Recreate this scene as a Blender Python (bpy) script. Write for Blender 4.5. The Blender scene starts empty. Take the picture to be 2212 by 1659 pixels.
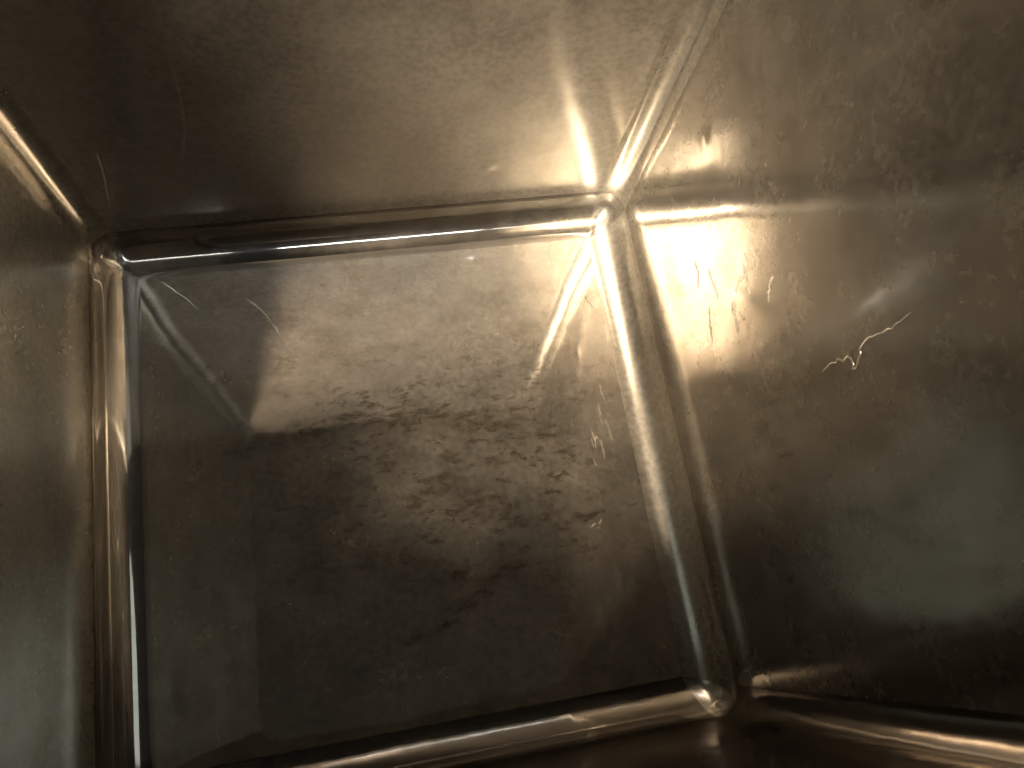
import bpy, bmesh, math, random
import numpy as np
from mathutils import Vector, Matrix, noise

sc = bpy.context.scene
# ------------------------------------------------------------------ camera
S = 0.36                                   # inner width of the basin in metres
cam_d = bpy.data.cameras.new("camera"); cam = bpy.data.objects.new("camera", cam_d)
sc.collection.objects.link(cam); sc.camera = cam
CX = Vector((0.97868288, -0.16499237, 0.12230019))
CY = Vector((0.11999451, 0.94264833, 0.31147301))
CZ = CX.cross(CY).normalized()
cam.matrix_world = Matrix(((CX.x, CY.x, CZ.x, -0.02767*S), (CX.y, CY.y, CZ.y, -0.30481*S),
                           (CX.z, CY.z, CZ.z, 1.43710*S), (0, 0, 0, 1)))
cam_d.sensor_width = 36; cam_d.lens = 36*1737.2/2212
cam_d.clip_start = 0.005; cam_d.clip_end = 200

# ------------------------------------------------------------------ world, lamps, exposure
w = bpy.data.worlds.new("World"); sc.world = w; w.use_nodes = True
bg = w.node_tree.nodes["Background"]
bg.inputs[0].default_value = (1.0, 0.96, 0.86, 1); bg.inputs[1].default_value = 0.013

def lamp(name, loc, target, size, power, col, shape='DISK', size_y=None):
    l = bpy.data.lights.new(name, 'AREA'); l.shape = shape; l.size = size
    if size_y: l.size_y = size_y
    l.energy = power; l.color = col
    o = bpy.data.objects.new(name, l); sc.collection.objects.link(o)
    o.location = loc
    o.rotation_euler = (Vector(target)-Vector(loc)).to_track_quat('-Z', 'Y').to_euler()
    return o
def spot(name, loc, target, radius, power, col, deg, blend):
    l = bpy.data.lights.new(name, 'SPOT'); l.shadow_soft_size = radius; l.spot_size = math.radians(deg); l.spot_blend = blend
    l.energy = power; l.color = col
    o = bpy.data.objects.new(name, l); sc.collection.objects.link(o); o.location = loc
    o.rotation_euler = (Vector(target)-Vector(loc)).to_track_quat('-Z', 'Y').to_euler()
    return o
# a warm spotlight above the lower left shines into the far right corner; weak room lamps besides
spot("warm_lamp", (-0.43, -0.37, 1.30), (0.15, 0.17, 0.0), 0.07, 155.0, (1.0, 0.78, 0.55), 24, 1.0)
spot("bright_lamp", (-0.60, -0.62, 1.30), (0.17, 0.17, 0.03), 0.10, 680.0, (1.0, 0.84, 0.62), 14, 1.0)
lamp("white_tube", (0.05, -0.742, 1.30), (0.05, 0.05, 0.2), 0.52, 2.2, (0.95, 1.0, 1.0), 'RECTANGLE', 0.025)
lamp("cool_lamp", (1.0, -0.15, 1.70), (0.0, 0.0, 0.2), 0.85, 1.2, (0.92, 1.0, 0.90))
lamp("room_lamp", (-0.2, -1.2, 1.6), (0.0, 0.0, 0.3), 0.40, 2.0, (1.0, 0.80, 0.62))

vs = sc.view_settings
vs.view_transform = 'Standard'; vs.look = 'None'; vs.exposure = 0.15; vs.gamma = 1.0; vs.use_curve_mapping = False
sc.cycles.max_bounces = 9; sc.cycles.glossy_bounces = 9; sc.cycles.diffuse_bounces = 3
sc.cycles.blur_glossy = 0.3; sc.cycles.sample_clamp_indirect = 6.0
sc.cycles.caustics_reflective = True; sc.cycles.use_denoising = True; sc.cycles.use_adaptive_sampling = True; sc.cycles.adaptive_threshold = 0.02

# ------------------------------------------------------------------ helpers
def link(name, me, mat, parent=None):
    o = bpy.data.objects.new(name, me); sc.collection.objects.link(o)
    if mat: me.materials.append(mat)
    if parent: o.parent = parent
    return o
def grid_mesh(name, P, smooth=True, flip=False):
    nu, nv = P.shape[:2]
    V = P.reshape(-1, 3)
    i, j = np.meshgrid(np.arange(nu-1), np.arange(nv-1), indexing='ij')
    a = i*nv+j
    F = np.stack([a, a+nv, a+nv+1, a+1], -1).reshape(-1, 4)
    if flip: F = F[:, ::-1]
    me = bpy.data.meshes.new(name); me.from_pydata(V.tolist(), [], F.tolist())
    if smooth: me.polygons.foreach_set('use_smooth', [True]*len(me.polygons))
    me.update(); return me

# ------------------------------------------------------------------ materials
class NT:
    def __init__(s, name):
        s.m = bpy.data.materials.new(name); s.m.use_nodes = True
        s.t = s.m.node_tree; s.t.nodes.clear()
    def n(s, typ, **kw):
        nd = s.t.nodes.new(typ)
        for k, v in kw.items():
            if k.startswith('i_'): s.set(nd.inputs[int(k[2:]) if k[2:].isdigit() else k[2:].replace('_', ' ')], v)
            else: setattr(nd, k, v)
        return nd
    def set(s, inp, v):
        if isinstance(v, bpy.types.NodeSocket): s.t.links.new(v, inp)
        else: inp.default_value = v
    def math(s, op, a, b=0.0, clamp=False):
        nd = s.n('ShaderNodeMath', operation=op, use_clamp=clamp); s.set(nd.inputs[0], a); s.set(nd.inputs[1], b); return nd.outputs[0]
    def ramp(s, f, lo, hi, a=0.0, b=1.0):
        nd = s.n('ShaderNodeMapRange', interpolation_type='SMOOTHSTEP'); s.set(nd.inputs[0], f)
        for k, v in ((1, lo), (2, hi), (3, a), (4, b)): s.set(nd.inputs[k], v)
        return nd.outputs[0]
    def noise(s, vec, scale, detail=4.0, rough=0.55, stretch=None, off=(0, 0, 0), dist=0.0):
        mp = s.n('ShaderNodeMapping'); s.set(mp.inputs[0], vec); mp.inputs[1].default_value = off
        if stretch: mp.inputs[3].default_value = stretch
        nd = s.n('ShaderNodeTexNoise'); s.set(nd.inputs['Vector'], mp.outputs[0])
        nd.inputs['Scale'].default_value = scale; nd.inputs['Detail'].default_value = detail
        nd.inputs['Roughness'].default_value = rough; nd.inputs['Distortion'].default_value = dist
        return nd.outputs[0]

def steel(name, base=(0.52, 0.50, 0.475), r0=0.07, r1=0.14, haze=(0.06, 0.16), film=(0.01, 0.035), bump=0.30, stains=False, brush=None, swirl=0.16, mottle=0.86):
    N = NT(name)
    co = N.n('ShaderNodeTexCoord').outputs['Object']
    cloud = N.noise(co, 9.0, 3, 0.6)
    cloud2 = N.noise(co, 28.0, 4, 0.68, off=(3, 1, 7))
    grain = N.noise(co, 260.0, 1, 0.6)
    streak = N.noise(co, 60.0, 2, 0.6, stretch=brush or (1, 1, 0.25))
    rough = N.math('ADD', N.ramp(cloud, 0.35, 0.65, r0, r1), N.math('MULTIPLY', N.math('SUBTRACT', streak, 0.5), 0.06))
    cm = N.n('ShaderNodeMix', data_type='RGBA'); N.set(cm.inputs[0], N.ramp(N.noise(co, 45.0, 4, 0.7, off=(2, 2, 5)), 0.32, 0.6))
    cm.inputs[6].default_value = (base[0]*mottle, base[1]*mottle*.97, base[2]*mottle*.92, 1); cm.inputs[7].default_value = (*base, 1); col = cm.outputs[2]
    # relief: handling waves, polish swirls, grain
    h = N.math('MULTIPLY', N.noise(co, 14.0, 1, 0.5, off=(5, 2, 1)), 1.0)
    h2 = N.math('MULTIPLY', N.noise(co, 70.0, 1, 0.6, off=(1, 8, 1)), swirl)
    h3 = N.math('MULTIPLY', streak, 0.05)
    hs = N.math('ADD', N.math('ADD', h, h2), h3)
    bp = N.n('ShaderNodeBump'); bp.inputs['Strength'].default_value = bump; bp.inputs['Distance'].default_value = 0.004
    N.set(bp.inputs['Height'], hs)
    g1 = N.n('ShaderNodeBsdfAnisotropic', distribution='MULTI_GGX'); N.set(g1.inputs['Color'], col); N.set(g1.inputs['Roughness'], rough); N.set(g1.inputs['Normal'], bp.outputs[0])
    g2 = N.n('ShaderNodeBsdfAnisotropic', distribution='MULTI_GGX'); N.set(g2.inputs['Color'], (base[0]*.9, base[1]*.88, base[2]*.84, 1)); g2.inputs['Roughness'].default_value = 0.36; N.set(g2.inputs['Normal'], bp.outputs[0])
    mx = N.n('ShaderNodeMixShader')
    N.set(mx.inputs[0], N.math('MULTIPLY', N.ramp(cloud2, 0.3, 0.7, haze[0], haze[1]), N.ramp(grain, 0.25, 0.7, 0.75, 1.1)))
    N.set(mx.inputs[1], g1.outputs[0]); N.set(mx.inputs[2], g2.outputs[0])
    df = N.n('ShaderNodeBsdfDiffuse'); df.inputs[0].default_value = (0.36, 0.335, 0.29, 1)
    mx2 = N.n('ShaderNodeMixShader')
    filmf = N.math('MULTIPLY', N.ramp(N.noise(co, 20.0, 4, 0.75, off=(9, 4, 2)), 0.25, 0.75, film[0], film[1]), N.ramp(grain, 0.3, 0.65, 0.8, 1.15))
    N.set(mx2.inputs[0], filmf); N.set(mx2.inputs[1], mx.outputs[0]); N.set(mx2.inputs[2], df.outputs[0])
    out = mx2.outputs[0]
    if stains:
        # dried dark residue flecks smeared across the middle of the floor: (x, y, half length, half width, angle)
        sep = N.n('ShaderNodeSeparateXYZ'); N.set(sep.inputs[0], co)
        x, y = sep.outputs[0], sep.outputs[1]
        wob = N.noise(co, 55.0, 5, 0.7, stretch=(0.7, 1.2, 1), off=(2, 6, 0), dist=0.8)
        fine = N.noise(co, 170.0, 4, 0.75, stretch=(0.5, 1.2, 1), off=(4, 2, 0))
        best = None
        for (sx_, sy_, ra, rb, an) in ((0.014, 0.034, .030, .0050, -.08), (0.060, 0.026, .026, .0070, -.15), (0.0346, .0037, .0085, .0035, .1), (0.0603, -.0005, .0075, .0032, .2),
                                       (0.018, -.014, .018, .0070, .35), (0.044, -.028, .017, .0065, -.3), (-.006, -.055, .014, .0032, -.35), (0.0268, -.0705, .0050, .0045, 0),
                                       (0.040, -.082, .022, .0036, .45), (0.004, -.102, .018, .0026, .25), (0.085, -.078, .007, .0036, -.8), (0.118, -.047, .010, .0026, .1),
                                       (-.045, .036, .034, .0036, .12), (0.094, .012, .014, .004, -.1), (.075, -.045, .012, .003, -.2), (-.005, .008, .012, .004, .3)):
            mp = N.n('ShaderNodeMapping', vector_type='TEXTURE'); N.set(mp.inputs[0], co)
            mp.inputs[1].default_value = (sx_, sy_, 0); mp.inputs[2].default_value = (0, 0, an); mp.inputs[3].default_value = (ra, rb, 1)
            ln = N.n('ShaderNodeVectorMath', operation='LENGTH'); N.set(ln.inputs[0], mp.outputs[0])
            best = ln.outputs['Value'] if best is None else N.math('MINIMUM', best, ln.outputs['Value'])
        v = N.math('ADD', N.math('MULTIPLY', N.math('SUBTRACT', 0.52, wob), 6.0), best)
        v = N.math('ADD', v, N.math('MULTIPLY', N.math('SUBTRACT', 0.5, fine), 5.0))
        m1 = N.math('MULTIPLY', N.ramp(v, 2.3, -0.2), N.ramp(fine, 0.36, 0.6, 0.3, 1.0))
        mb = N.math('MULTIPLY', N.math('MULTIPLY', N.ramp(x, -0.11, 0.0), N.ramp(x, 0.17, 0.10)), N.math('MULTIPLY', N.ramp(y, -0.11, -0.03), N.ramp(y, 0.12, 0.02)))
        m2 = N.math('MULTIPLY', N.math('MULTIPLY', N.ramp(fine, 0.50, 0.60), N.ramp(wob, 0.42, 0.56)), mb)
        m = N.math('MAXIMUM', m1, m2)
        dirt = N.n('ShaderNodeBsdfPrincipled'); dirt.inputs['Base Color'].default_value = (0.022, 0.016, 0.009, 1); dirt.inputs['Roughness'].default_value = 0.6; dirt.inputs['Specular IOR Level'].default_value = 0.15
        mx3 = N.n('ShaderNodeMixShader'); N.set(mx3.inputs[0], N.math('MULTIPLY', m, 0.82)); N.set(mx3.inputs[1], out); N.set(mx3.inputs[2], dirt.outputs[0])
        out = mx3.outputs[0]
    o = N.n('ShaderNodeOutputMaterial'); N.set(o.inputs[0], out)
    return N.m

M_wall = steel('wall_steel')
M_shaded = steel('shaded_steel', base=(0.17, 0.155, 0.14), r0=0.08, r1=0.15, haze=(0.08, 0.2))  # base colour darkened to paint in shade on the bottom wall and its coves
M_floor = steel('floor_steel', stains=True, mottle=0.74, r0=0.025, r1=0.05, haze=(0.03, 0.09), film=(0.08, 0.24), bump=0.06, brush=(1, 0.3, 1))
M_top = steel('far_wall_steel', r0=0.12, r1=0.18, film=(0.03, 0.08), haze=(0.38, 0.54), bump=0.18)
M_right = steel('side_wall_steel', base=(0.47, 0.45, 0.42), r0=0.08, r1=0.13, film=(0.015, 0.05), haze=(0.14, 0.3), bump=0.2, swirl=0.07)
M_left = steel('near_wall_steel', base=(0.58, 0.585, 0.56), r0=0.15, r1=0.22, film=(0.07, 0.13), haze=(0.25, 0.4), bump=0.2, swirl=0.08)
M_cove = steel('cove_steel', r0=0.05, r1=0.10, haze=(0.06, 0.16), bump=0.05, film=(0.0, 0.02))
M_lit_cove = steel('lit_cove_steel', base=(0.70, 0.68, 0.64), r0=0.12, r1=0.18, haze=(0.28, 0.45), bump=0.05, film=(0.0, 0.02))  # base colour lightened to paint stronger highlights onto these coves
M_weld = steel('weld_steel', r0=0.10, r1=0.16, haze=(0.15, 0.3), bump=0.1, film=(0.0, 0.04))

# ------------------------------------------------------------------ the basin
A, B, D, R, RV = 0.180, 0.1778, 0.4935, 0.024, 0.016
basin = bpy.data.objects.new('steel_basin', None); sc.collection.objects.link(basin)
basin['label'] = 'deep square stainless steel basin with rounded coves and a stained mirror floor'
basin['category'] = 'basin'

rng = np.random.default_rng(4)
def fade(t, k=0.10):
    return np.clip(t/k, 0, 1)**2*(3-2*np.clip(t/k, 0, 1))*(np.clip((1-t)/k, 0, 1)**2*(3-2*np.clip((1-t)/k, 0, 1)))
def waves(U, V, seed, amp, lu, lv, n=7, kmax=26):
    r = np.random.default_rng(seed); z = np.zeros_like(U)
    for _ in range(n):
        k = r.uniform(6, kmax); th = r.uniform(0, math.pi)
        z += np.sin(k*(U*math.cos(th)+V*math.sin(th))+r.uniform(0, 6.28))*(8/k)
    return amp*z*fade(U/lu)*fade(V/lv)
def panel(name, O, u, v, lu, lv, n, mat, seed, amp, dents=(), res=0.0022, label=None):
    nu, nv = int(lu/res)+2, int(lv/res)+2
    U, V = np.meshgrid(np.linspace(0, lu, nu), np.linspace(0, lv, nv), indexing='ij')
    z = waves(U, V, seed, amp, lu, lv)
    for (du, dv, su, sv, a, th) in dents:
        x = (U-du)*math.cos(th)+(V-dv)*math.sin(th); y = -(U-du)*math.sin(th)+(V-dv)*math.cos(th)
        z += a*np.exp(-(x/su)**2-(y/sv)**2)*fade(U/lu, .03)*fade(V/lv, .03)
    P = np.array(O)[None, None]+U[..., None]*np.array(u)+V[..., None]*np.array(v)+z[..., None]*np.array(n)
    flip = np.dot(np.cross(u, v), n) < 0
    o = link(name, grid_mesh(name, P, flip=flip), mat, basin)
    if label: o['label'] = label
    return o
ex, ey, ez = (1, 0, 0), (0, 1, 0), (0, 0, 1)
floor = panel('floor_panel', (-A+R, -B+R, 0), ex, ey, 2*(A-R), 2*(B-R), ez, M_floor, 1, 0.00018)
top = panel('wall_panel', (-A+RV, B, R), ex, ez, 2*(A-RV), D-R, (0, -1, 0), M_top, 2, 0.00035, dents=((.0787+A-RV, .0654-R, .005, .004, .0006, .5), (.064+A-RV, .075-R, .0025, .010, .0003, 0), (-.128+A-RV, .104-R, .003, .006, .0004, .4), (-.02+A-RV, .22-R, .03, .012, .0007, .3), (.08+A-RV, .2-R, .02, .02, -.0006, .9)))
bot = panel('wall_panel', (-A+RV, -B, R), ex, ez, 2*(A-RV), D-R, ey, M_shaded, 3, 0.00035)
left = panel('wall_panel', (-A, -B+RV, R), ey, ez, 2*(B-RV), D-R, ex, M_left, 4, 0.00035, dents=((.1595+B-RV, .124-R, .0035, .005, .0005, .4), (.1522+B-RV, .113-R, .003, .004, -.0005, 1.), (-.05+B-RV, .2-R, .02, .03, .0008, 0), (.05+B-RV, .33-R, .03, .015, -.0007, .4)))
right = panel('wall_panel', (A, -B+RV, R), ey, ez, 2*(B-RV), D-R, (-1, 0, 0), M_right, 5, 0.00035, dents=((.1239+B-RV, .1642-R, .004, .006, .0006, .2), (.100+B-RV, .215-R, .09, .012, .0011, 2.0), (.0639+B-RV, .2092-R, .0022, .0022, -.0005, 0), (.03+B-RV, .16-R, .004, .018, .0004, .6), (-.04+B-RV, .27-R, .03, .05, .0009, .5), (-.02+B-RV, .12-R, .012, .025, -.0005, .2)))

NS = 40
th = np.linspace(0, math.pi/2, NS+1)
def cove(name, O, along, L, c0, c1, mat, seed, r0, flare=0.0, wob=0.00007):
    # quarter-round strip about the centre line O + t*along, arc from direction c0 to c1; flare lengthens the c1 edge at both ends
    nt = int(L/0.004)+2
    T = np.linspace(0, L, nt)
    r = np.random.default_rng(seed); ph = r.uniform(0, 6.28, 4); kk = r.uniform(15, 90, 4)
    dr = sum(np.sin(kk[i]*T+ph[i])*(20/kk[i]) for i in range(4))*wob
    f = fade(T/L, 0.06)
    P = np.zeros((nt, NS+1, 3))
    for i, t in enumerate(T):
        bul = np.sin(2*th)*dr[i]*f[i]
        tt = t+flare*np.sin(th)*(2*t/L-1)
        P[i] = np.array(O)+tt[:, None]*np.array(along)+((r0+bul)*np.cos(th))[:, None]*np.array(c0)+((r0+bul)*np.sin(th))[:, None]*np.array(c1)
    nrm = np.cross(P[1, 20]-P[0, 20], P[0, 21]-P[0, 20])
    inward = -(np.array(c0)+np.array(c1))
    return link(name, grid_mesh(name, P, flip=np.dot(nrm, inward) < 0), mat, basin)
dn = (0, 0, -1)
cove('floor_cove', (-A+R, B-R, R), ex, 2*(A-R), dn, (0, 1, 0), M_cove, 11, R, R-RV)
cove('floor_cove', (-A+R, -B+R, R), ex, 2*(A-R), dn, (0, -1, 0), M_shaded, 12, R, R-RV)
cove('floor_cove', (-A+R, -B+R, R), ey, 2*(B-R), dn, (-1, 0, 0), M_cove, 13, R, R-RV)
cove('floor_cove', (A-R, -B+R, R), ey, 2*(B-R), dn, (1, 0, 0), M_lit_cove, 14, R, R-RV)
for sx in (-1, 1):
    for sy in (-1, 1):
        cove('corner_cove', (sx*(A-RV), sy*(B-RV), R), ez, D-R, (sx, 0, 0), (0, sy, 0), M_lit_cove if sy > 0 else M_shaded, 20+sx+3*sy, RV)
        # welded corner where three coves meet, ground by hand so slightly lumpy
        n = 40
        P = np.zeros((n+1, n+1, 3))
        for i in range(n+1):
            p = i/n*math.pi/2
            for j in range(n+1):
                q = j/n*math.pi/2
                d = R*(1-math.cos(q)); r = RV*math.cos(q)
                e = (min(i, n-i)/n)*(min(j, n-j)/n)*4
                z = noise.noise(Vector((math.cos(p)*math.cos(q)*sx, math.sin(p)*math.cos(q)*sy, -math.sin(q)))*2.6+Vector((sx*3, sy*5, 1)))*0.0008*min(1, e*2.5)
                P[i, j] = (sx*(A-d-r+(r+z)*math.cos(p)), sy*(B-d-r+(r+z)*math.sin(p)), R-R*math.sin(q))
        nrm = np.cross(P[19, 18]-P[18, 18], P[18, 19]-P[18, 18])
        link('corner_weld', grid_mesh('corner_weld', P, flip=np.dot(nrm, np.array((-sx, -sy, 1.0))) < 0), M_weld, basin)

# rolled rim and the outer skin of the basin
def rrect(a, b, r, z, n=12):
    pts = []
    for cx, cy, a0 in ((a-r, b-r, 0), (-a+r, b-r, 90), (-a+r, -b+r, 180), (a-r, -b+r, 270)):
        for k in range(n+1):
            t = math.radians(a0+90*k/n); pts.append((cx+r*math.cos(t), cy+r*math.sin(t), z))
    return pts
def loft(name, rings, mat, cap=False):
    m = len(rings[0]); V = [p for r in rings for p in r]; F = []
    for i in range(len(rings)-1):
        for j in range(m):
            F.append((i*m+j, i*m+(j+1) % m, (i+1)*m+(j+1) % m, (i+1)*m+j))
    if cap: F.append(tuple(range((len(rings)-1)*m, len(rings)*m)))
    me = bpy.data.meshes.new(name); me.from_pydata(V, [], F)
    me.polygons.foreach_set('use_smooth', [True]*len(F)); me.update()
    return link(name, me, mat, basin)
rings = []
for k in range(13):
    t = math.pi*k/12
    off = 0.004*(1-math.cos(t)); rings.append(rrect(A+off, B+off, RV+off, D+0.004*math.sin(t)))
rings.append(rrect(A+0.008, B+0.008, RV+0.008, D-0.012))
loft('rim', rings, M_cove)
loft('outer_skin', [rrect(A+0.003, B+0.003, RV+0.003, D-0.001), rrect(A+0.003, B+0.003, RV+0.003, R)] +
     [rrect(A+0.003-R*(1-math.cos(math.pi/2*k/6)), B+0.003-R*(1-math.cos(math.pi/2*k/6)), 0.003+RV*math.cos(math.pi/2*k/6)+1e-4, R-(R+0.003)*math.sin(math.pi/2*k/6)) for k in range(1, 7)],
     M_wall, cap=True)

# ------------------------------------------------------------------ scratches and creases in the sheet
def spline(pts, n):
    P = np.array(pts, float); T = np.linspace(0, len(P)-1, n); out = []
    for t in T:
        i = min(int(t), len(P)-2); u = t-i
        p0, p1, p2, p3 = P[max(i-1, 0)], P[i], P[i+1], P[min(i+2, len(P)-1)]
        out.append(0.5*((2*p1)+(-p0+p2)*u+(2*p0-5*p1+4*p2-p3)*u*u+(-p0+3*p1-3*p2+p3)*u**3))
    return np.array(out)
def ridge(name, parent, pts, n, wdt, hgt, mat, seed=0, samples=None, jitter=0.0):
    # raised bead on a panel: polyline pts on the panel, n its inward normal
    n = np.array(n, float); Q = spline(pts, samples or len(pts)*8)
    r = random.Random(seed); m = 6
    if jitter: Q = Q+np.cross(n, np.array([[r.gauss(0, jitter) for _ in range(3)] for _ in Q]))
    P = np.zeros((len(Q), m+1, 3))
    for i in range(len(Q)):
        tg = Q[min(i+1, len(Q)-1)]-Q[max(i-1, 0)]; tg /= np.linalg.norm(tg)+1e-12
        sd = np.cross(n, tg); e = i/(len(Q)-1); k = min(1, 5*e, 5*(1-e))**.5*r.uniform(.75, 1.1)+.02
        for j in range(m+1):
            a = math.pi*j/m
            P[i, j] = Q[i]+sd*math.cos(a)*wdt*k+n*(math.sin(a)*hgt*k-0.00004)
    nrm = np.cross(P[1, 3]-P[0, 3], P[0, 4]-P[0, 3])
    o = link(name, grid_mesh(name, P, flip=np.dot(nrm, n) < 0), mat, parent)
    return o
M_scr = steel('scratch_steel', base=(0.72, 0.72, 0.70), r0=0.15, r1=0.3, haze=(0.4, 0.6), bump=0.1, film=(0, 0.02))
A_ = A-0.0003
ridge('crease', right, [(A_, y-.001, z-.003) for y, z in ((-0.0251, 0.2102), (-0.024, 0.22), (-0.0252, 0.2242), (-0.0245, 0.2262), (-0.0268, 0.228), (-0.0255, 0.2318), (-0.0274, 0.234), (-0.0313, 0.2333), (-0.0316, 0.2359), (-0.028, 0.24), (-0.0262, 0.242), (-0.024, 0.2491), (-0.0255, 0.2547), (-0.0252, 0.26), (-0.026, 0.2637), (-0.0254, 0.2712), (-0.0256, 0.2795))], (-1, 0, 0), .0006, .0004, M_scr, 1, samples=40, jitter=.00035)
B_ = B-0.0002
ridge('scratch', top, [(-.0882, B_, .1768), (-.0900, B_, .1563), (-.0950, B_, .1259), (-.1035, B_, .0983)], (0, -1, 0), .0009, .0001, M_scr, 2)
ridge('scratch', top, [(-.1448, B_, .1103), (-.1485, B_, .0877), (-.1569, B_, .0528)], (0, -1, 0), .0009, .00015, M_scr, 3)
M_lime = steel('limescale', base=(0.7, 0.67, 0.62), r0=0.3, r1=0.4, haze=(0.5, 0.8), bump=0.4, film=(0.3, 0.5))
ridge('limescale_drip', right, [(A_, .0485, .1663), (A_, .0411, .1655), (A_, .0404, .1559), (A_, .0315, .1461), (A_, .0175, .1414)], (-1, 0, 0), .0013, .00025, M_lime, 7, jitter=.0004)
ridge('limescale_drip', right, [(A_, .0279, .1911), (A_, .0247, .1851), (A_, .0192, .1809)], (-1, 0, 0), .0008, .0002, M_lime, 8, jitter=.0004)

rr = random.Random(12)
for k in range(7):
    y0, z0 = rr.uniform(.02, .085), rr.uniform(.115, .20); P = [(A_, y0, z0)]
    for q in range(4): P.append((A_, P[-1][1]-rr.uniform(.002, .006), P[-1][2]-rr.uniform(-.0015, .004)))
    ridge('limescale_drip', right, P, (-1, 0, 0), rr.uniform(.0007, .0016), .0002, M_lime, 30+k, jitter=.0004)

# ------------------------------------------------------------------ bits of lint lying on the floor
def lint(pts, rad, col, label):
    m = NT('lint_fibre'); b = m.n('ShaderNodeBsdfPrincipled'); b.inputs['Base Color'].default_value = (*col, 1); b.inputs['Roughness'].default_value = 0.8
    o_ = m.n('ShaderNodeOutputMaterial'); m.set(o_.inputs[0], b.outputs[0])
    Q = spline(pts, 20); bm = bmesh.new(); rings = []
    for i, q in enumerate(Q):
        tg = Vector(Q[min(i+1, 19)]-Q[max(i-1, 0)]).normalized(); sd = tg.cross(Vector((0, 0, 1))).normalized(); up = sd.cross(tg)
        k = rad*(0.35+0.65*math.sin(math.pi*(i+1)/21))
        rings.append([bm.verts.new(Vector(q)+sd*math.cos(a*math.pi/3)*k+up*math.sin(a*math.pi/3)*k) for a in range(6)])
    for i in range(19):
        for a in range(6): bm.faces.new((rings[i][a], rings[i][(a+1) % 6], rings[i+1][(a+1) % 6], rings[i+1][a]))
    bm.faces.new(rings[0]); bm.faces.new(rings[-1][::-1]); bmesh.ops.recalc_face_normals(bm, faces=bm.faces)
    me = bpy.data.meshes.new('lint_fibre'); bm.to_mesh(me); bm.free()
    me.polygons.foreach_set('use_smooth', [True]*len(me.polygons))
    o = link('lint_fibre', me, m.m); o['label'] = label; o['category'] = 'fibre'; o['group'] = 'lint on the basin floor'
lint([(.1440, -.0422, .0004), (.1475, -.0435, .0006), (.151, -.0422, .0008), (.1525, -.0395, .0004)], .0004, (.06, .05, .04), 'short curled grey fibre near the right cove, lowest of the floor lint')
lint([(.1450, .1095, .0003), (.1457, .1055, .0003), (.1483, .1005, .0003), (.1477, .0985, .0003)], .0002, (.05, .04, .03), 'thin brown bent fibre on the floor just below the brightest corner')
lint([(.1530, .057, .0003), (.1545, .0535, .0003), (.1550, .0505, .0003)], .0002, (.12, .10, .08), 'tiny straight fibre lying against the right cove between two longer ones')
